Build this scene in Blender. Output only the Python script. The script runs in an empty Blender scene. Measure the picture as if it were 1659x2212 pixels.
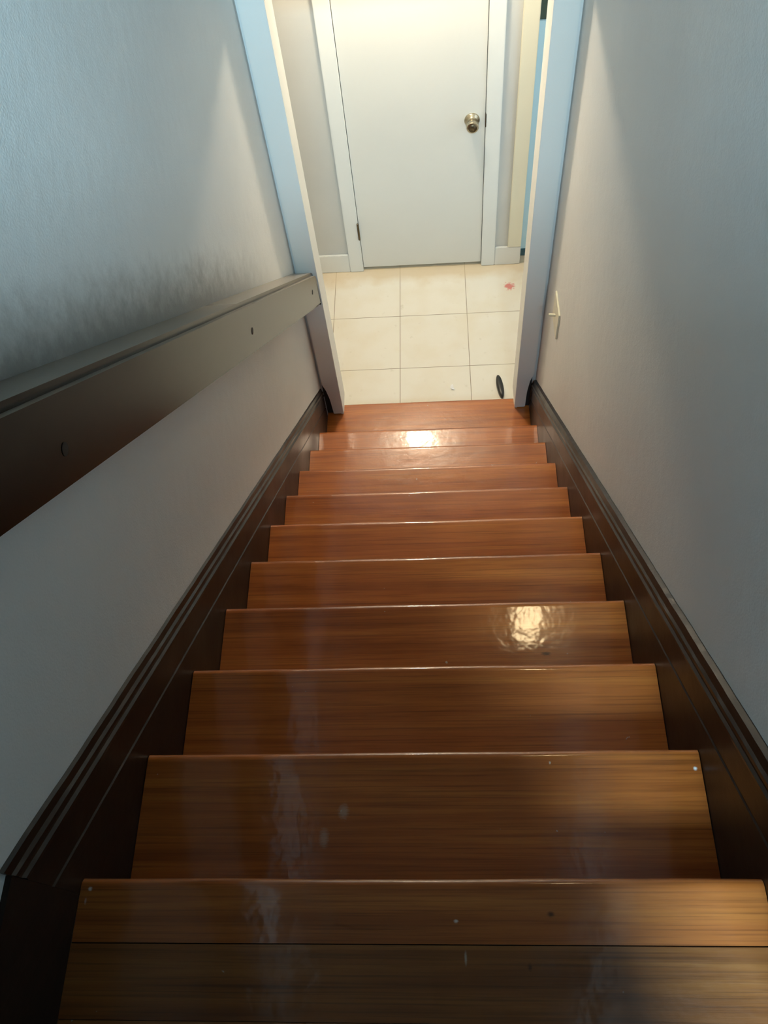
import bpy, bmesh, math, random
from mathutils import Vector, Matrix, noise
random.seed(4)
S = bpy.context.scene
C = S.collection

# ---------------------------------------------------------------- camera
cam_d = bpy.data.cameras.new('camera'); cam = bpy.data.objects.new('camera', cam_d); C.objects.link(cam)
F = Vector((-0.0690174, 0.4972257, -0.8648718)); R = Vector((0.9971778, 0.0087066, -0.0745700)); U = Vector((0.0295481, 0.8675776, 0.4964233))
cam.matrix_world = Matrix(((R.x, U.x, -F.x, .5166419), (R.y, U.y, -F.y, -.1403930), (R.z, U.z, -F.z, 1.2438146), (0, 0, 0, 1)))
cam_d.sensor_fit = 'VERTICAL'; cam_d.sensor_height = 24; cam_d.lens = 24 * 1825.94 / 2212
cam_d.clip_start = .02
S.camera = cam

# ---------------------------------------------------------------- exposure, world, lamps
S.view_settings.view_transform = 'Standard'; S.view_settings.look = 'None'
S.view_settings.gamma = 1; S.view_settings.use_curve_mapping = False
S.view_settings.exposure = 0.0
w = bpy.data.worlds.new('world'); S.world = w; w.use_nodes = True
w.node_tree.nodes['Background'].inputs[0].default_value = (.55, .7, 1, 1)
w.node_tree.nodes['Background'].inputs[1].default_value = .25

def area(name, loc, aim, sx, sy, power, col, spread=180):
    l = bpy.data.lights.new(name, 'AREA'); l.shape = 'RECTANGLE'; l.size = sx; l.size_y = sy
    l.energy = power; l.color = col; l.spread = math.radians(spread)
    o = bpy.data.objects.new(name, l); C.objects.link(o); o.location = loc
    o.rotation_euler = (Vector(aim) - Vector(loc)).to_track_quat('-Z', 'Y').to_euler()
    return o
# daylight through the roof window of the upper hall, behind and above the camera
area('window_daylight', (.66, -1.5, 2.38), (.46, 1.6, -.1), 1.1, .62, 135, (.53, .83, 1.0), 95)
# daylight of the room beside the lower hall
area('side_room_daylight', (1.6, 2.75, -1.0), (1.1, 3.36, -1.2), .5, 1.4, 4, (.6, .82, 1.0))

def lamp_bulb(loc, power, col, rad):
    l = bpy.data.lights.new('bulb', 'POINT'); l.energy = power; l.color = col; l.shadow_soft_size = rad
    o = bpy.data.objects.new('bulb', l); C.objects.link(o); o.location = loc; return o

# ---------------------------------------------------------------- node helpers
def new_mat(name):
    m = bpy.data.materials.new(name); m.use_nodes = True
    return m, m.node_tree.nodes, m.node_tree.links, m.node_tree.nodes['Principled BSDF']
def nd(N, t, **k):
    n = N.new(t)
    for a, v in k.items(): setattr(n, a, v)
    return n
def mapping(N, L, scale=(1, 1, 1), loc=(0, 0, 0), src='Object'):
    tc = nd(N, 'ShaderNodeTexCoord'); mp = nd(N, 'ShaderNodeMapping')
    mp.inputs['Scale'].default_value = scale; mp.inputs['Location'].default_value = loc
    L.new(tc.outputs[src], mp.inputs[0]); return mp
def noise_n(N, L, vec, scale, detail=4, rough=.5, dist=0):
    n = nd(N, 'ShaderNodeTexNoise'); n.inputs['Scale'].default_value = scale; n.inputs['Detail'].default_value = detail
    n.inputs['Roughness'].default_value = rough; n.inputs['Distortion'].default_value = dist
    L.new(vec.outputs[0], n.inputs['Vector']); return n
def ramp(N, L, src, stops):
    r = nd(N, 'ShaderNodeValToRGB'); e = r.color_ramp.elements
    e[0].position, e[0].color = stops[0][0], (*stops[0][1], 1); e[1].position, e[1].color = stops[-1][0], (*stops[-1][1], 1)
    for p, c in stops[1:-1]: x = e.new(p); x.color = (*c, 1)
    L.new(src, r.inputs[0]); return r
def mix(N, L, a, b, fac, mode='MIX'):
    m = nd(N, 'ShaderNodeMix', data_type='RGBA', blend_type=mode)
    for i, v in ((6, a), (7, b), (0, fac)):
        if hasattr(v, 'is_output') or hasattr(v, 'links'): L.new(v, m.inputs[i])
        elif i == 0: m.inputs[i].default_value = v
        else: m.inputs[i].default_value = (*v, 1)
    return m.outputs[2]
def bump(N, L, h, st, dist, bsdf, prev=None):
    b = nd(N, 'ShaderNodeBump'); b.inputs['Strength'].default_value = st; b.inputs['Distance'].default_value = dist
    L.new(h, b.inputs['Height'])
    if prev: L.new(prev.outputs[0], b.inputs['Normal'])
    L.new(b.outputs[0], bsdf.inputs['Normal']); return b

def paint(name, col, rough=.6, orange_peel=.25, var=.05, spec=.4):
    m, N, L, B = new_mat(name)
    mp = mapping(N, L)
    n1 = noise_n(N, L, mp, 1.7, 4); c = ramp(N, L, n1.outputs[0], [(.3, tuple(x * (1 - var) for x in col)), (.7, tuple(min(1, x * (1 + var)) for x in col))])
    L.new(c.outputs[0], B.inputs['Base Color']); B.inputs['Roughness'].default_value = rough; B.inputs['Specular IOR Level'].default_value = spec
    n2 = noise_n(N, L, mp, 260, 3); n3 = noise_n(N, L, mp, 28, 3)
    b = bump(N, L, n3.outputs[0], orange_peel * .6, .004, B); bump(N, L, n2.outputs[0], orange_peel, .0012, B, b)
    return m

def wood(name, dark, mid, light, rough=.3, coat=.6, coat_rough=.12, axis='x', gscale=1, per_object=True, wav=.35, knots=True):
    m, N, L, B = new_mat(name)
    sc = {'x': (1.1, 26, 26), 'y': (26, 1.1, 26), 'z': (26, 26, 1.1)}[axis]
    tc = nd(N, 'ShaderNodeTexCoord'); add = nd(N, 'ShaderNodeVectorMath', operation='ADD')
    L.new(tc.outputs['Object'], add.inputs[0])
    if per_object:
        oi = nd(N, 'ShaderNodeObjectInfo'); mu = nd(N, 'ShaderNodeVectorMath', operation='SCALE'); cb = nd(N, 'ShaderNodeCombineXYZ')
        for i in range(3): L.new(oi.outputs['Random'], cb.inputs[i])
        L.new(cb.outputs[0], mu.inputs[0]); mu.inputs['Scale'].default_value = 37.0; L.new(mu.outputs[0], add.inputs[1])
    if axis == 'y':      # grain follows the pitch of the stairs
        vr = nd(N, 'ShaderNodeVectorRotate', rotation_type='X_AXIS'); vr.inputs['Angle'].default_value = math.atan(.875)
        L.new(add.outputs[0], vr.inputs['Vector']); add = vr
    mp = nd(N, 'ShaderNodeMapping'); mp.inputs['Scale'].default_value = tuple(v * gscale for v in sc); L.new(add.outputs[0], mp.inputs[0])
    g = noise_n(N, L, mp, 1.0, 6, .6, .6)
    fine = noise_n(N, L, mp, 7.0, 4, .7, .2)
    big = noise_n(N, L, add, 3.2, 3, .5)
    c = ramp(N, L, g.outputs[0], [(.3, dark), (.5, mid), (.72, light)])
    col = mix(N, L, c.outputs[0], tuple(v * .62 for v in mid), ramp(N, L, fine.outputs[0], [(.48, (0, 0, 0)), (.7, (.45, .45, .45))]).outputs[0])
    col = mix(N, L, col, tuple(v * 1.35 for v in mid), ramp(N, L, big.outputs[0], [(.45, (0, 0, 0)), (.75, (.5, .5, .5))]).outputs[0])
    if knots:
        sp = noise_n(N, L, add, 55, 2, .5)
        col = mix(N, L, col, (.55, .5, .42), ramp(N, L, sp.outputs[0], [(.765, (0, 0, 0)), (.79, (.8, .8, .8))]).outputs[0])
    L.new(col, B.inputs['Base Color'])
    rr = ramp(N, L, big.outputs[0], [(.3, (rough * (.8 if wav else 1),) * 3), (.7, (rough * (1.25 if wav else 1),) * 3)])
    L.new(rr.outputs[0], B.inputs['Roughness'])
    B.inputs['Specular IOR Level'].default_value = .35
    B.inputs['Coat Weight'].default_value = coat; B.inputs['Coat Roughness'].default_value = coat_rough
    mpf = nd(N, 'ShaderNodeMapping'); mpf.inputs['Scale'].default_value = tuple(v * gscale * (12 if v > 5 else 3) for v in sc); L.new(add.outputs[0], mpf.inputs[0])
    hair = noise_n(N, L, mpf, 1.0, 3, .6)
    col = mix(N, L, col, tuple(v * .35 for v in dark), ramp(N, L, hair.outputs[0], [(.50, (0, 0, 0)), (.68, (.42, .42, .42))]).outputs[0])
    L.new(col, B.inputs['Base Color'])
    wv = noise_n(N, L, add, 14, 3, .55)
    b = bump(N, L, wv.outputs[0], wav, .006, B); b2 = bump(N, L, fine.outputs[0], .12 if wav > .1 else 0, .0015, B, b)
    cb_ = nd(N, 'ShaderNodeBump'); cb_.inputs['Strength'].default_value = wav; cb_.inputs['Distance'].default_value = .006
    L.new(wv.outputs[0], cb_.inputs['Height']); L.new(cb_.outputs[0], B.inputs['Coat Normal'])
    return m

def plain(name, col, rough=.5, metal=0, emit=None, es=0):
    m, N, L, B = new_mat(name)
    mp = mapping(N, L); n = noise_n(N, L, mp, 40, 3)
    c = ramp(N, L, n.outputs[0], [(.3, tuple(v * .9 for v in col)), (.7, tuple(min(1, v * 1.08) for v in col))])
    L.new(c.outputs[0], B.inputs['Base Color']); B.inputs['Roughness'].default_value = rough; B.inputs['Metallic'].default_value = metal
    if emit: B.inputs['Emission Color'].default_value = (*emit, 1); B.inputs['Emission Strength'].default_value = es
    return m

M = {}
M['wall'] = paint('wall_paint', (.74, .74, .72), .55, .45)
M['hallwall'] = paint('hall_wall_paint', (.60, .60, .57), .6, .2)
M['upper'] = paint('upper_wall_paint', (.16, .17, .18), .7, .2)
M['trim'] = paint('trim_paint', (.78, .78, .74), .4, .08, .02)
M['door'] = paint('door_paint', (.74, .73, .68), .45, .06, .02)
M['ceiling'] = paint('ceiling_paint', (.8, .8, .78), .8, .3)
M['tread'] = wood('varnished_tread_wood', (.26, .062, .010), (.43, .120, .021), (.57, .190, .036), .36, .85, .10, wav=.2)
M['riser'] = wood('riser_wood', (.12, .035, .008), (.18, .06, .012), (.26, .09, .02), .4, .3, .2)
M['landing'] = wood('landing_wood', (.15, .042, .009), (.26, .086, .018), (.38, .150, .036), .36, .5, .14)
M['skirt'] = wood('dark_skirt_wood', (.007, .0028, .001), (.012, .0045, .0015), (.02, .008, .003), .4, .06, .2, axis='y', knots=False, wav=.2)
M['rail'] = wood('dark_rail_wood', (.004, .002, .001), (.007, .003, .0015), (.010, .004, .002), .24, .0, .2, axis='y', knots=False, wav=.0)
M['rail'].node_tree.nodes['Principled BSDF'].inputs['Specular IOR Level'].default_value = .22
M['dark'] = plain('dark_hole', (.008, .005, .003), .7)
M['gap'] = plain('dark_gap', (.02, .017, .015), .8)
M['rubber'] = plain('black_rubber', (.02, .018, .016), .35)
M['brass'] = plain('aged_brass', (.50, .45, .34), .28, 1)
M['brassdark'] = plain('dark_brass', (.14, .11, .07), .4, 1)
M['plate'] = plain('ivory_plastic', (.74, .68, .50), .3)
M['speck'] = plain('speck_white', (.9, .88, .86), .6)
M['blue'] = paint('blue_door_paint', (.55, .80, .92), .35, .05, .03)
M['teal'] = plain('teal_metal', (.05, .13, .16), .5)
M['glassdark'] = plain('dark_green_glass', (.05, .09, .07), .1)
M['bronze'] = plain('bronze_metal', (.3, .25, .2), .35, 1)
M['opal'] = plain('opal_glass', (.8, .78, .7), .4, 0, (1, .82, .55), 16)
M['opal2'] = plain('sconce_glass', (.8, .78, .7), .4, 0, (1, .76, .42), 38)

def tile_mat():
    m, N, L, B = new_mat('cream_floor_tiles')
    s = .34963
    tc = nd(N, 'ShaderNodeTexCoord'); mp = nd(N, 'ShaderNodeMapping'); L.new(tc.outputs['Object'], mp.inputs[0])
    mp.inputs['Location'].default_value = (.0245, -2.9579 + 10 * s, 0)
    br = nd(N, 'ShaderNodeTexBrick', offset=0.0, squash=1.0)
    br.inputs['Scale'].default_value = 1; br.inputs['Brick Width'].default_value = s; br.inputs['Row Height'].default_value = s
    br.inputs['Mortar Size'].default_value = .0016; br.inputs['Mortar Smooth'].default_value = .3
    br.inputs['Color1'].default_value = (.80, .75, .65, 1); br.inputs['Color2'].default_value = (.77, .73, .64, 1); br.inputs['Mortar'].default_value = (.20, .15, .08, 1)
    L.new(mp.outputs[0], br.inputs[0])
    n1 = noise_n(N, L, mp, 5, 4); n2 = noise_n(N, L, mp, 24, 3)
    col = mix(N, L, br.outputs[0], (.70, .60, .42), ramp(N, L, n1.outputs[0], [(.45, (0, 0, 0)), (.75, (.45, .45, .45))]).outputs[0])
    col = mix(N, L, col, (.50, .43, .30), ramp(N, L, n2.outputs[0], [(.66, (0, 0, 0)), (.8, (.45, .45, .45))]).outputs[0])
    # yellowed band of wear along the foot of the door wall, with a ragged edge
    sx = nd(N, 'ShaderNodeSeparateXYZ'); L.new(tc.outputs['Object'], sx.inputs[0])
    a = nd(N, 'ShaderNodeMath', operation='MULTIPLY_ADD'); L.new(n1.outputs[0], a.inputs[0]); a.inputs[1].default_value = .22; L.new(sx.outputs['Y'], a.inputs[2])
    wear = ramp(N, L, a.outputs[0], [(0, (0, 0, 0)), (1, (1, 1, 1))])
    mr = nd(N, 'ShaderNodeMapRange'); L.new(a.outputs[0], mr.inputs[0]); mr.inputs[1].default_value = 3.28; mr.inputs[2].default_value = 3.36; mr.inputs[3].default_value = 0; mr.inputs[4].default_value = .6
    col = mix(N, L, col, (.62, .47, .27), mr.outputs[0])
    # small red smudge
    vd = nd(N, 'ShaderNodeVectorMath', operation='DISTANCE'); L.new(tc.outputs['Object'], vd.inputs[0]); vd.inputs[1].default_value = (.905, 3.136, 0)
    n3 = noise_n(N, L, mp, 60, 2); ad = nd(N, 'ShaderNodeMath', operation='MULTIPLY_ADD'); L.new(n3.outputs[0], ad.inputs[0]); ad.inputs[1].default_value = .05; L.new(vd.outputs['Value'], ad.inputs[2])
    mr2 = nd(N, 'ShaderNodeMapRange'); L.new(ad.outputs[0], mr2.inputs[0]); mr2.inputs[1].default_value = .055; mr2.inputs[2].default_value = .043; mr2.inputs[3].default_value = 0; mr2.inputs[4].default_value = .8
    col = mix(N, L, col, (.62, .12, .11), mr2.outputs[0])
    L.new(col, B.inputs['Base Color']); B.inputs['Roughness'].default_value = .38
    bump(N, L, br.outputs['Fac'], -.4, .002, B)
    return m
M['tile'] = tile_mat()

def marks(m, spots):
    """small scuffs, paint specks and dents at fixed places on the wood"""
    N, L = m.node_tree.nodes, m.node_tree.links; B = N['Principled BSDF']
    src = B.inputs['Base Color'].links[0].from_socket
    tc = nd(N, 'ShaderNodeTexCoord'); n = noise_n(N, L, tc, 120, 3, .6)
    for (c, r, col, st_, sx_) in spots:
        sub = nd(N, 'ShaderNodeVectorMath', operation='SUBTRACT'); L.new(tc.outputs['Object'], sub.inputs[0]); sub.inputs[1].default_value = c
        sc_ = nd(N, 'ShaderNodeVectorMath', operation='MULTIPLY'); L.new(sub.outputs[0], sc_.inputs[0]); sc_.inputs[1].default_value = (1 / sx_, sx_, 1)
        ln = nd(N, 'ShaderNodeVectorMath', operation='LENGTH'); L.new(sc_.outputs[0], ln.inputs[0])
        ad = nd(N, 'ShaderNodeMath', operation='MULTIPLY_ADD'); L.new(n.outputs[0], ad.inputs[0]); ad.inputs[1].default_value = r * 1.2; L.new(ln.outputs['Value'], ad.inputs[2])
        mr = nd(N, 'ShaderNodeMapRange'); L.new(ad.outputs[0], mr.inputs[0]); mr.inputs[1].default_value = r * 1.7; mr.inputs[2].default_value = r * .9; mr.inputs[3].default_value = 0; mr.inputs[4].default_value = st_
        src = mix(N, L, src, col, mr.outputs[0])
    L.new(src, B.inputs['Base Color'])
pale, dk, wh = (.50, .42, .34), (.03, .012, .005), (.9, .88, .85)
marks(M['tread'], [((-.1215, -.8785, 1.9), .011, pale, .5, .85), ((-.152, -.919, 1.9), .012, pale, .4, .7), ((.452, -.8143, 1.9), .0035, wh, 1, 1), ((-.4486, -1.0144, 2.09), .0032, wh, .7, 1),
    ((-.4526, -1.03, 2.09), .003, wh, .3, .6), ((.1812, -1.0445, 2.09), .0045, dk, .8, 1.2), ((.0561, -1.0532, 2.09), .0028, wh, .6, 1.2), ((.2757, -.4741, 1.52), .008, dk, .8, 1.5)])
marks(M['landing'], [((.0673, .0035, 0), .0042, pale, .7, .45), ((.1492, -.0065, 0), .004, dk, .7, .8)])

# speckled dark band over the left wall paint just above the rail
m = M['wall'].copy(); m.name = 'banded_wall_paint'; M['wall_banded'] = m
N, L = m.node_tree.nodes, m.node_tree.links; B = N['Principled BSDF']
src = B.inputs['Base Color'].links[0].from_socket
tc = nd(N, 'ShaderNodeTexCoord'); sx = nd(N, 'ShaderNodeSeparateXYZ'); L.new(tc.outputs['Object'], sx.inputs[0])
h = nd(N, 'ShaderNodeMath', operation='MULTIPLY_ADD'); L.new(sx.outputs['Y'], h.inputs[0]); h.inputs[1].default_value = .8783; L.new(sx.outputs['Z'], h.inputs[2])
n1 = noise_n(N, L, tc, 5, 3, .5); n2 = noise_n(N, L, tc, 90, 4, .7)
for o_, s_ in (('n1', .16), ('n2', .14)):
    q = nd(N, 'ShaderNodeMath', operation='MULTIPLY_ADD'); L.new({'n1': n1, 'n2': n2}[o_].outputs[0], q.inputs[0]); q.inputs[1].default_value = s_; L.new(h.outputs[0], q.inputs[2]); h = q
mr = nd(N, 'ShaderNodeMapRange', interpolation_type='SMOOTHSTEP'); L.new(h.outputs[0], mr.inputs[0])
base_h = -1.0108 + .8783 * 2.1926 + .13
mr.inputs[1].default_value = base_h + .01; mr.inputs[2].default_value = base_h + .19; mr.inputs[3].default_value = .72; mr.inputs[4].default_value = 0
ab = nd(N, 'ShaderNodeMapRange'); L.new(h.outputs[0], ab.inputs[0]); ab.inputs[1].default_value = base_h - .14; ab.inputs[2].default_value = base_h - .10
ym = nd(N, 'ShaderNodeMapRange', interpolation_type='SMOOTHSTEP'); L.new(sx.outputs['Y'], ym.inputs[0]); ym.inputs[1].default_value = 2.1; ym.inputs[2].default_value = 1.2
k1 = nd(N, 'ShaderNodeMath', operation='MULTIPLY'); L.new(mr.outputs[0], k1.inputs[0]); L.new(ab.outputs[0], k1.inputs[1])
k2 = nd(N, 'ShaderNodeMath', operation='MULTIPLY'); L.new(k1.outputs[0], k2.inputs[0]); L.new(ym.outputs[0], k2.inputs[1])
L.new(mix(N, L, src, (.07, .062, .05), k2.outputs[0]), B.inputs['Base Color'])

# wear and caught light painted as grey on the upper side of the handrail
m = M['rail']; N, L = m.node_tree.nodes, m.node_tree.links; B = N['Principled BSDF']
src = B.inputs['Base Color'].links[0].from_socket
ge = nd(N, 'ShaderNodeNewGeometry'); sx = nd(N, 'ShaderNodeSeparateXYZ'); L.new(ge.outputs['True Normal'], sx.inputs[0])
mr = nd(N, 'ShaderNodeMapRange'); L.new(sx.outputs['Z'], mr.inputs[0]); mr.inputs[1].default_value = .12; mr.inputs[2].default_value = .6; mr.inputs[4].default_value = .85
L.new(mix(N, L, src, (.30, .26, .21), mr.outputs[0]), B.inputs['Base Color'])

# ---------------------------------------------------------------- mesh helpers
def obj(name, bm, mat, parent=None, loc=None, smooth=False, bev=0, seg=2):
    if bev:
        bmesh.ops.bevel(bm, geom=list(bm.edges), offset=bev, segments=seg, affect='EDGES', clamp_overlap=True)
    bmesh.ops.recalc_face_normals(bm, faces=bm.faces)
    me = bpy.data.meshes.new(name); bm.to_mesh(me); bm.free(); me.materials.append(mat)
    if smooth:
        for f in me.polygons: f.use_smooth = True
    o = bpy.data.objects.new(name, me); C.objects.link(o)
    if loc: o.location = loc
    if parent: o.parent = parent
    return o
def box(x0, x1, y0, y1, z0, z1, bm=None):
    bm = bm or bmesh.new()
    vs = [bm.verts.new((x, y, z)) for x in (x0, x1) for y in (y0, y1) for z in (z0, z1)]
    for f in ((0, 1, 3, 2), (4, 6, 7, 5), (0, 4, 5, 1), (2, 3, 7, 6), (0, 2, 6, 4), (1, 5, 7, 3)): bm.faces.new([vs[i] for i in f])
    return bm
def lathe(prof, axis='y', seg=32, bm=None, c=(0, 0, 0)):
    """prof: list of (radius, height along axis)"""
    bm = bm or bmesh.new(); rings = []
    for r, h in prof:
        ring = []
        for i in range(seg):
            a = 2 * math.pi * i / seg; u, v = r * math.cos(a), r * math.sin(a)
            p = {'y': (u, h, v), 'z': (u, v, h), 'x': (h, u, v)}[axis]
            ring.append(bm.verts.new(Vector(p) + Vector(c)))
        rings.append(ring)
    for a, b in zip(rings, rings[1:]):
        for i in range(seg): bm.faces.new((a[i], a[(i + 1) % seg], b[(i + 1) % seg], b[i]))
    bm.faces.new(rings[0]); bm.faces.new(rings[-1][::-1]); return bm
def tag(o, label, cat, group=None, kind=None):
    o['label'] = label; o['category'] = cat
    if group: o['group'] = group
    if kind: o['kind'] = kind
    return o
def empty(name, loc, label, cat, kind=None):
    o = bpy.data.objects.new(name, None); C.objects.link(o); o.location = loc; o.empty_display_size = .05
    return tag(o, label, cat, kind=kind)
def wbox(name, mat, b, parent, bev=0, seg=2):
    """a box given in world coordinates, made a child of an empty"""
    l = parent.location if parent else Vector((0, 0, 0))
    return obj(name, box(b[0] - l.x, b[1] - l.x, b[2] - l.y, b[3] - l.y, b[4] - l.z, b[5] - l.z), mat, parent, bev=bev, seg=seg)

# ---------------------------------------------------------------- dimensions
W, G, H = .9246, .21811, .19
XL, XR = -.0083, .941
JY = 2.1946; YW = 2.2146; YB = 2.30       # casing face, wall face, wall back
D = 3.3085                                   # far wall of the lower hall
ZF = -2.09
JL, JR = .0752, .8578
ZH = .012                                    # head of the opening
TOP = 2.35
m_ = H / G

# ---------------------------------------------------------------- setting: stairwell
def st(name, bm, mat, label, cat='wall', parent=None, **k):
    o = obj(name, bm, mat, parent, **k)
    if not parent: tag(o, label, cat, kind='structure')
    return o
st('wall_left', box(XL - .1, XL, -1.8, YB, ZF - .1, TOP), M['wall_banded'], 'off-white textured wall on the left of the staircase behind the handrail')
st('wall_right', box(XR, XR + .1, -.35, YB, ZF - .1, TOP), M['wall'], 'off-white textured wall on the right of the staircase holding the light switch')
bm = box(XL - .1, JL - .0125, YW, YB, ZF - .1, TOP); box(JR + .0125, XR + .1, YW, YB, ZF - .1, TOP, bm); box(JL - .0125, JR + .0125, YW, YB, ZH, TOP, bm)
st('wall_front', bm, M['wall'], 'off-white wall around the doorway at the foot of the stairs')
# upper hall behind the camera
st('wall_back', box(XL - .1, 2.1, -1.9, -1.8, -.2, TOP), M['upper'], 'grey wall at the back of the upper hall')
bm = box(XL, .84, -.52, -.44, 0, 1.50); box(XL, XR, -.52, -.44, 1.74, TOP, bm)  # unseen partition added to keep daylight off the landing and near treads
st('shade_partition', bm, M['upper'], 'grey slotted partition added behind the stair landing to shade it')
bm = box(2.0, 2.1, -1.8, -.35, -.2, TOP); box(XR + .1, 2.0, -.45, -.35, -.2, TOP, bm)
st('wall_side', bm, M['upper'], 'grey side wall of the upper hall beside the landing')
bm = box(XL - .1, .05, -1.9, YB, TOP, TOP + .08); box(1.28, 2.1, -1.9, YB, TOP, TOP + .08, bm); box(.05, 1.28, -1.9, -1.77, TOP, TOP + .08, bm); box(.05, 1.28, -1.18, YB, TOP, TOP + .08, bm)
st('ceiling', bm, M['upper'], 'grey ceiling above the stairwell', 'ceiling')
wd = empty('window_1', (.66, -1.5, TOP), 'roof window over the upper hall behind the landing', 'window', 'structure')
for b in ((.03, .08, -1.75, -1.2, TOP - .02, TOP + .14), (1.25, 1.30, -1.75, -1.2, TOP - .02, TOP + .14), (.03, 1.30, -1.79, -1.75, TOP - .02, TOP + .14), (.03, 1.30, -1.2, -1.15, TOP - .02, TOP + .14)):
    wbox('window_frame', M['trim'], b, wd, .004)

# landing floor: strips of hardwood running across, seam by seam
fl = empty('floor_upper', (W / 2, -.1, 0), 'varnished wooden strip floor of the landing at the top of the stairs', 'floor', 'structure')
y = -.0815
k = 0
while y > -1.8:
    y2 = y - .0885
    x1 = W - .0 if y > -.34 else 2.0
    wbox('floor_board', M['landing'], (-.004, x1 + (.0 if x1 > 1 else 0), y2 + .0003, y - .0003, -.02, 0), fl, .0006)
    y = y2; k += 1
st('floor_base', box(XL, 2.0, -1.8, -.06, -.2, -.021), M['gap'], 'subfloor under the landing boards', 'floor')

# ---------------------------------------------------------------- staircase
sc = empty('staircase', (W / 2, 1.0, -2.09), 'narrow steep wooden staircase with glossy orange-brown treads descending between two walls', 'staircase')
TT = .028
def tread_bm(x0, x1, y0, y1, z):
    """tread slab with a rounded nose and slightly worn, wavy front edge"""
    bm = bmesh.new(); n = 60; rows = []
    r = TT / 2
    prof = [(y0, 0), (y1 - r * .8 - .004, 0)]
    prof += [(y1 - r * .8 + r * .8 * math.sin(a), -r * .8 + r * .8 * math.cos(a)) for a in [math.pi / 2 * i / 4 for i in range(5)]]
    prof += [(y1 - r * .8 + r * .8 * math.cos(a), -TT + r * .8 - r * .8 * math.sin(a)) for a in [math.pi / 2 * i / 4 for i in range(5)]]
    prof += [(y1 - r * .8 - .004, -TT), (y0, -TT)]
    for i in range(n + 1):
        x = x0 + (x1 - x0) * i / n
        w_ = .0016 * noise.noise(Vector((x * 5, z * 9, 1.3)))
        rows.append([bm.verts.new((x, yy + (w_ if yy > y0 + .001 else 0), z + zz + .0008 * noise.noise(Vector((x * 4, yy * 6, z * 7))))) for yy, zz in prof])
    for a, b in zip(rows, rows[1:]):
        for j in range(len(prof)): bm.faces.new((a[j], a[(j + 1) % len(prof)], b[(j + 1) % len(prof)], b[j]))
    bm.faces.new(rows[0]); bm.faces.new(rows[-1][::-1]); return bm
OV = .026
L0 = sc.location
for k in range(0, 11):
    yn, z = G * k, -H * k
    if k == 0:
        t = tread_bm(0, W, -.0805, 0, 0)
    elif k < 10:
        t = tread_bm(.0005, W - .0005, G * (k - 1) - OV, yn, z)
    else:
        t = tread_bm(JL + .001, JR - .001, G * 9 - OV, 2.2535, z)
        box(.0005, JL + .001, G * 9 - OV, JY + .019, z - TT, z, t); box(JR - .001, W - .0005, G * 9 - OV, JY + .019, z - TT, z, t)
    if k == 9:
        for v in t.verts: v.co.z += (v.co.y - (yn - .09)) * .030
    bmesh.ops.translate(t, verts=t.verts, vec=-L0)
    o = obj('tread', t, M['tread'], sc)
    for f in o.data.polygons: f.use_smooth = abs(f.normal.x) < .5
    o.data.set_sharp_from_angle(angle=math.radians(40))
    # riser
    yr = (yn if k < 10 else 2.2535) - OV
    x0, x1 = (.001, W - .001) if k < 10 else (JL + .002, JR - .002)
    wbox('riser', M['riser'], (x0, x1, yr - .018, yr, z - H + (0.0005), z - TT - (.0005 if k != 9 else -.0015)), sc)

# ---------------------------------------------------------------- skirt boards along both walls
def skirt(name, xw, xf, label, prof_hi, ye):
    """moulded board following the pitch; xw wall face, xf board face"""
    d = xw - xf
    s = 1 if d > 0 else -1
    P = [(0, -.30), (0, .066), (.0022, .069), (.0022, .073), (0, .076), (0, .148), (-.004, .152), (-.005, .160), (-.001, .165), (.0005, .170), (-.003, .174), (-.003, .183), (.001, .188)]
    P = [(xf + s * a, h) for a, h in P] + [(xf + d * .35, prof_hi - .004), (xf + d * .9, prof_hi), (xw, prof_hi), (xw, -.30)]
    bm = bmesh.new(); n = 130; rows = []
    y0 = -.0206
    for i in range(n + 1):
        y = y0 + (ye - y0) * i / n
        wob = .0022 * noise.noise(Vector((y * 11, xf * 3, 0))) + .001 * noise.noise(Vector((y * 50, xf * 3, 5)))
        rows.append([bm.verts.new((x, y, max(h - m_ * y, -2.088) + (wob if h > .185 else 0))) for x, h in P])
    q = len(P)
    for a, b in zip(rows, rows[1:]):
        for j in range(q): bm.faces.new((a[j], a[(j + 1) % q], b[(j + 1) % q], b[j]))
    bm.faces.new(rows[0]); bm.faces.new(rows[-1][::-1])
    o = obj(name, bm, M['skirt'])
    tag(o, label, 'skirting board', kind='structure')
    return o
skirt('trim_1', XL, -.0006, 'dark brown moulded skirting board sloping down the left wall beside the treads', .2075, JY - .001)
skirt('trim_2', XR, W + .0006, 'dark brown moulded skirting board sloping down the right wall beside the treads', .2075, JY - .001)
bm = box(XL, -.0006, -1.8, -.021, .0, .205)
st('baseboard_left', bm, M['skirt'], 'dark level baseboard on the left wall of the landing', 'baseboard')
st('baseboard_right', box(W + .0006, XR, -.345, -.021, 0, .19), M['skirt'], 'dark level baseboard on the right wall of the landing', 'baseboard')

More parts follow.
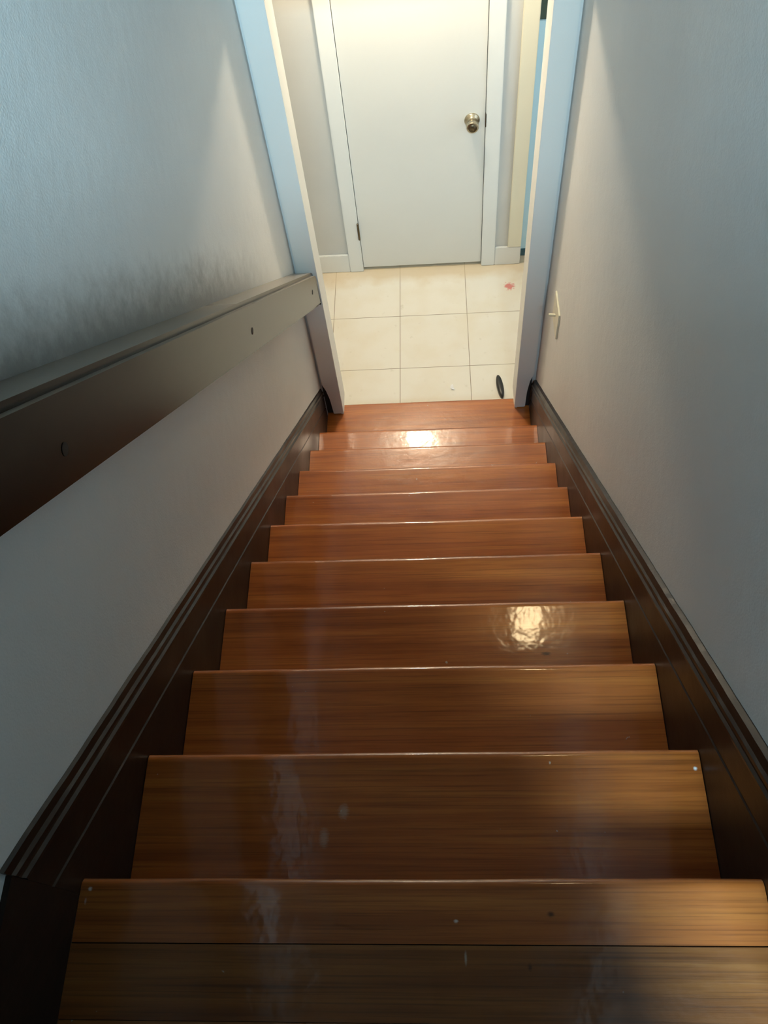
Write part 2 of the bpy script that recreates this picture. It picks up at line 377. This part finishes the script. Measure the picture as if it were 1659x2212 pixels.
# ---------------------------------------------------------------- cased opening at the foot
def prism(pts, y0, y1, bm=None):
    bm = bm or bmesh.new()
    a = [bm.verts.new((x, y0, z)) for x, z in pts]; b = [bm.verts.new((x, y1, z)) for x, z in pts]
    n = len(pts); bm.faces.new(a[::-1]); bm.faces.new(b)
    for i in range(n): bm.faces.new((a[i], a[(i + 1) % n], b[(i + 1) % n], b[i]))
    return bm
zb = -1.8995
t3 = empty('trim_3', (JL - .03, JY + .01, zb), 'blue-white painted door casing left of the doorway at the stair foot', 'door casing', 'structure')
o = obj('casing', prism([(.001 - t3.location.x, .10 - zb), (JL - .0006 - t3.location.x, .10 - zb), (JL - .0006 - t3.location.x, .004), (.029 - t3.location.x, .004), (.024 - t3.location.x, .12), (.016 - t3.location.x, .175), (.001 - t3.location.x, .222)], -.01, .0095), M['trim'], t3, bev=.0025)
wbox('jamb', M['trim'], (JL - .012, JL, JY + .0001, YB + .015, zb + .001, ZH), t3, .0015)
wbox('casing_back', M['trim'], (JL - .065, JL - .0125, YB + .001, YB + .015, ZF + .001, .08), t3, .003)
t4 = empty('trim_4', (JR + .03, JY + .01, zb), 'grey-blue painted door casing right of the doorway at the stair foot', 'door casing', 'structure')
o = obj('casing', prism([(.930 - t4.location.x, .10 - zb), (JR + .0006 - t4.location.x, .10 - zb), (JR + .0006 - t4.location.x, .004), (.905 - t4.location.x, .004), (.907 - t4.location.x, .12), (.912 - t4.location.x, .19), (.930 - t4.location.x, .235)], -.01, .0095), M['trim'], t4, bev=.0025)
wbox('jamb', M['trim'], (JR, JR + .012, JY + .0001, YB + .015, zb + .001, ZH), t4, .0015)
wbox('casing_back', M['trim'], (JR + .0125, JR + .065, YB + .001, YB + .015, ZF + .001, .08), t4, .003)
t5 = empty('trim_5', (.466, JY + .01, ZH), 'white painted head casing over the doorway at the stair foot', 'door casing', 'structure')
wbox('casing', M['trim'], (JL, JR, JY + .0001, YW - .0005, ZH, .10), t5, .002)
wbox('head_jamb', M['trim'], (JL + .0005, JR - .0005, YW, YB + .015, ZH - .012, ZH), t5, .001)
# dark blocks painting in the shade of the notch between casing and skirting board
st('notch_shade_left', box(.0005, .030, YW - .008, YW - .0006, zb, -1.66), M['gap'], 'dark block painting in the shade behind the notched foot of the left casing', 'trim')
st('notch_shade_right', box(.900, W, YW - .008, YW - .0006, zb, -1.64), M['gap'], 'dark block painting in the shade behind the notched foot of the right casing', 'trim')

# ---------------------------------------------------------------- lower hall
HC = .16
st('floor', box(-.9, 1.7, 2.23, 3.42, ZF - .1, ZF), M['tile'], 'cream ceramic tile floor of the lower hall', 'floor')
flo = bpy.data.objects['floor']
for v in flo.data.vertices: v.co.z -= ZF
flo.location.z = ZF
st('wall_far', box(-.9, .0, D, D + .1, ZF, HC), M['hallwall'], 'pale wall around the closed white door in the lower hall')
o = bpy.data.objects['wall_far']
bm = bmesh.new(); bm.from_mesh(o.data); box(.0, .1240, D, D + .1, ZF, HC, bm); box(.7668, .966, D, D + .1, ZF, HC, bm); box(.1240, .7668, D, D + .1, .03, HC, bm); box(.966, 1.7, D, D + .1, .03, HC, bm); bm.to_mesh(o.data); bm.free()
bm = box(-1.0, -.9, YB, D + .1, ZF, HC)
st('wall_hall_left', bm, M['hallwall'], 'pale end wall on the left of the lower hall')
st('wall_hall_right', box(1.7, 1.8, YB, 3.6, ZF, HC), M['hallwall'], 'pale end wall on the right of the lower hall')
bm = box(-.9, XL - .1, YW, YB, ZF, HC); box(XR + .1, 1.7, YW, YB, ZF, HC, bm)
st('wall_hall_near', bm, M['hallwall'], 'pale wall of the lower hall on the stair side')
st('ceiling_lower', box(-1.0, 1.8, YB, 3.6, HC, HC + .06), M['ceiling'], 'white ceiling of the lower hall', 'ceiling')

# closed white door
d1 = empty('door_1', (.4454, D, ZF), 'closed white flush door with a round brass knob across the lower hall', 'door', 'structure')
wbox('door_leaf', M['door'], (.1290, .7618, D - .002, D + .036, ZF + .019, .012), d1, .0015)
wbox('door_gap_shade', M['gap'], (.1245, .7663, D + .037, D + .09, ZF + .0005, .025), d1)  # dark backing that paints in the shade behind and under the leaf
def casing(x0, x1, z0, z1, name='door_casing', y=D):
    return wbox(name, M['trim'], (x0, x1, y - .016, y - .0005, z0, z1), d1, .003)
casing(.0560, .1272, ZF + .001, .03); casing(.7640, .8340, ZF + .001, .03); casing(.0560, .8340, .031, .10)
kn = Vector((.7025, D - .002, -1.214)) - d1.location
o = obj('door_knob', lathe([(.0345, 0), (.0352, -.004), (.033, -.009), (.024, -.013), (.0205, -.02), (.0215, -.03), (.0262, -.038), (.0282, -.047), (.0277, -.056), (.0255, -.061), (.020, -.0625), (.0195, -.0605), (.001, -.0605)], 'y', 40), M['brass'], d1, loc=kn, smooth=True)
o.data.set_sharp_from_angle(angle=math.radians(50))
o2 = obj('keyhole_button', lathe([(.0185, 0), (.0185, -.0012), (.001, -.0016)], 'y', 28), M['brassdark'], o, loc=(0, -.0603, 0), smooth=True)
wbox('latch_plate', M['brassdark'], (.7612, .7658, D - .0185, D - .0022, -1.245, -1.180), d1, .001)
for zz in (-1.808, -.16):
    hb = obj('hinge', lathe([(.0035, -.006), (.0055, -.003), (.0055, .099), (.0035, .102)], 'z', 16), M['brassdark'], d1, loc=Vector((.1262, D - .019, zz - .05)) - d1.location, smooth=True)
    box(-.004, .006, .004, .0105, 0, .096, bm=None).free()
# baseboards of the hall
st('baseboard_far_left', box(-.9, .0553, D - .013, D - .0005, ZF + .0005, -1.969), M['trim'], 'white baseboard left of the closed door in the lower hall', 'baseboard', bev=.003)
st('baseboard_far_right', box(.8346, .9700, D - .014, D - .0005, ZF + .0005, -1.969), M['trim'], 'white baseboard between the closed door and the blue door', 'baseboard', bev=.003)
# side doorway with its light blue door
t8 = st('trim_8', box(.9000, .9690, D - .017, D - .0006, -1.9685, .03), paint('cream_trim', (.80, .76, .60), .4, .05, .02), 'cream vertical casing right of the closed white door', 'door casing', bev=.003)
d2 = empty('door_2', (1.3, D + .05, ZF), 'light blue door seen as a thin strip beside the right jamb', 'door', 'structure')
wbox('door_leaf', M['blue'], (.9668, 1.69, D + .052, D + .09, -2.0445, -.815), d2, .001)
wbox('door_leaf', M['blue'], (.9668, 1.69, D + .053, D + .09, -.2, .02), d2, .001)
wbox('kick_strip', M['teal'], (.9668, 1.69, D + .046, D + .09, ZF + .001, -2.045), d2, .001)
wbox('window_pane', M['glassdark'], (.9668, 1.69, D + .06, D + .07, -.8145, -.2005), d2)

# hall ceiling lamp: base, opal dome and bulb
cl = empty('ceiling_light', (.385, 3.0, HC), 'round opal glass ceiling lamp of the lower hall', 'ceiling light')
obj('lamp_base', lathe([(.10, 0), (.10, -.018), (.088, -.024)], 'z', 40), M['bronze'], cl)
obj('lamp_shade', lathe([(.088, -.0245), (.086, -.038), (.072, -.052), (.04, -.062), (.001, -.065)], 'z', 40), M['opal'], cl, smooth=True)
lamp_bulb((.385, 3.0, HC - .125), 40, (1, .84, .62), .055)

# stairwell wall lamp high on the right wall
wl = empty('wall_lamp', (XR, 1.30, 1.2), 'box-shaped lamp high on the right stairwell wall', 'wall lamp')
wbox('back_plate', M['bronze'], (XR - .012, XR, 1.20, 1.40, 1.14, 1.34), wl, .003)
bm = box(-.128, -.0125, -.108, .128, -.065, .0); box(-.128, -.120, -.108, .128, -.16, -.065, bm); box(-.02, -.0125, -.108, .128, -.16, -.065, bm); box(-.120, -.02, -.108, -.100, -.16, -.065, bm); box(-.120, -.02, .120, .128, -.16, -.065, bm)
obj('lamp_housing', bm, M['dark'], wl)
wbox('lamp_shade', M['opal2'], (XR - .118, XR - .022, 1.203, 1.417, 1.125, 1.1345), wl, .001)

# ---------------------------------------------------------------- handrail
xr, ye, zt, zb_, mm = .0724, JY - .002, -1.0108, -1.1844, .8783
hr = empty('handrail', (XL, 1.2, -.2), 'wide dark brown wooden board handrail fixed along the left wall', 'handrail')
bm = bmesh.new()
ya = -.55
pts = []
# outline in the (y, z) plane: far end with rounded corners
def rc(y, z): return (y, z)
def roundc(cy, cz, r, a0, a1, n=6): return [(cy + r * math.cos(a0 + (a1 - a0) * i / n), cz + r * math.sin(a0 + (a1 - a0) * i / n)) for i in range(n + 1)]
r = .018
pts = [(ya, zt + mm * (ye - ya)), ]
pts += [(ye - .03, zt + mm * .03), (ye - .015, zt + mm * .015 - .003), (ye - .005, zt - .006), (ye, zt - .018)]
pts += [(ye, zb_ + .012), (ye - .004, zb_ + .006), (ye - .012, zb_ + mm * .012 - .001)]
pts += [(ya, zb_ + mm * (ye - ya))]
a = [bm.verts.new((XL - hr.location.x + .0005, y - hr.location.y, z - hr.location.z)) for y, z in pts]
b = [bm.verts.new((xr - hr.location.x, y - hr.location.y, z - hr.location.z)) for y, z in pts]
bm.faces.new(a); bm.faces.new(b[::-1])
for i in range(len(pts)): bm.faces.new((a[i], b[i], b[(i + 1) % len(pts)], a[(i + 1) % len(pts)]))
bm.normal_update()
ed = [e for e in bm.edges if e.verts[0] in b and e.verts[1] in b]
bmesh.ops.bevel(bm, geom=ed, offset=.012, segments=6, affect='EDGES')
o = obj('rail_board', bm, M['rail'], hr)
for f in o.data.polygons: f.use_smooth = f.area < .02 and len(f.vertices) == 4 and abs(f.normal.x) > .02 and abs(f.normal.x) < .995
for (y, z) in ((1.2482, -.2778), (2.0613, -.98), (.4192, .4425)):
    obj('screw_hole', lathe([(.0075, -.0005), (.0085, .0002), (.0085, .0008), (.005, .0009)], 'x', 24), M['dark'], hr, loc=Vector((xr, y, z)) - hr.location)

# ---------------------------------------------------------------- light switch
ls = empty('light_switch', (XR, 1.953, -1.10), 'ivory light switch plate with a toggle on the right wall near the casing', 'light switch')
wbox('switch_plate', M['plate'], (XR - .006, XR, 1.893, 2.013, -1.100, -.978), ls, .002)
tg = bmesh.new(); box(-.030, -.006, -.005, .005, -.004, .006, tg)
for v in tg.verts:
    if v.co.x < -.02: v.co.z += .004
obj('toggle', tg, M['plate'], ls, loc=(0, -.0, .060), bev=.0015)

# ---------------------------------------------------------------- small things on the tiles
bm = bmesh.new()
n = 28; rows = []
for s_, hh in ((1, 0), (1.0, .012), (.9, .019), (.6, .022), (.25, .023)):
    rows.append([bm.verts.new((.0165 * s_ * math.sin(2 * math.pi * i / n), .070 * (s_ if s_ == 1 else s_ * 1.0) * math.cos(2 * math.pi * i / n), hh)) for i in range(n)])
for a, b in zip(rows, rows[1:]):
    for i in range(n): bm.faces.new((a[i], a[(i + 1) % n], b[(i + 1) % n], b[i]))
bm.faces.new(rows[0][::-1]); bm.faces.new(rows[-1])
ds = obj('door_stop', bm, M['rubber'], smooth=True, loc=(.8165, 2.463, ZF + .0002))
ds.rotation_euler.z = .10
tag(ds, 'narrow dark oval door stop lying on the cream tiles by the right casing', 'door stop')
bm = bmesh.new()
vs = [bm.verts.new(p) for p in ((-.008, .016, .002), (.004, .018, .006), (.006, .002, .004), (.012, -.014, .001), (-.004, -.012, .005), (-.010, .002, .001))]
bm.faces.new(vs); ex = bmesh.ops.extrude_face_region(bm, geom=list(bm.faces)); bmesh.ops.translate(bm, verts=[v for v in ex['geom'] if isinstance(v, bmesh.types.BMVert)], vec=(0, 0, .001))
pp = obj('white_speck', bm, M['speck'], loc=(.583, 2.472, ZF))  # small flat white piece lying on the tiles
tag(pp, 'tiny white speck on the cream tiles near the bottom step', 'paper scrap')
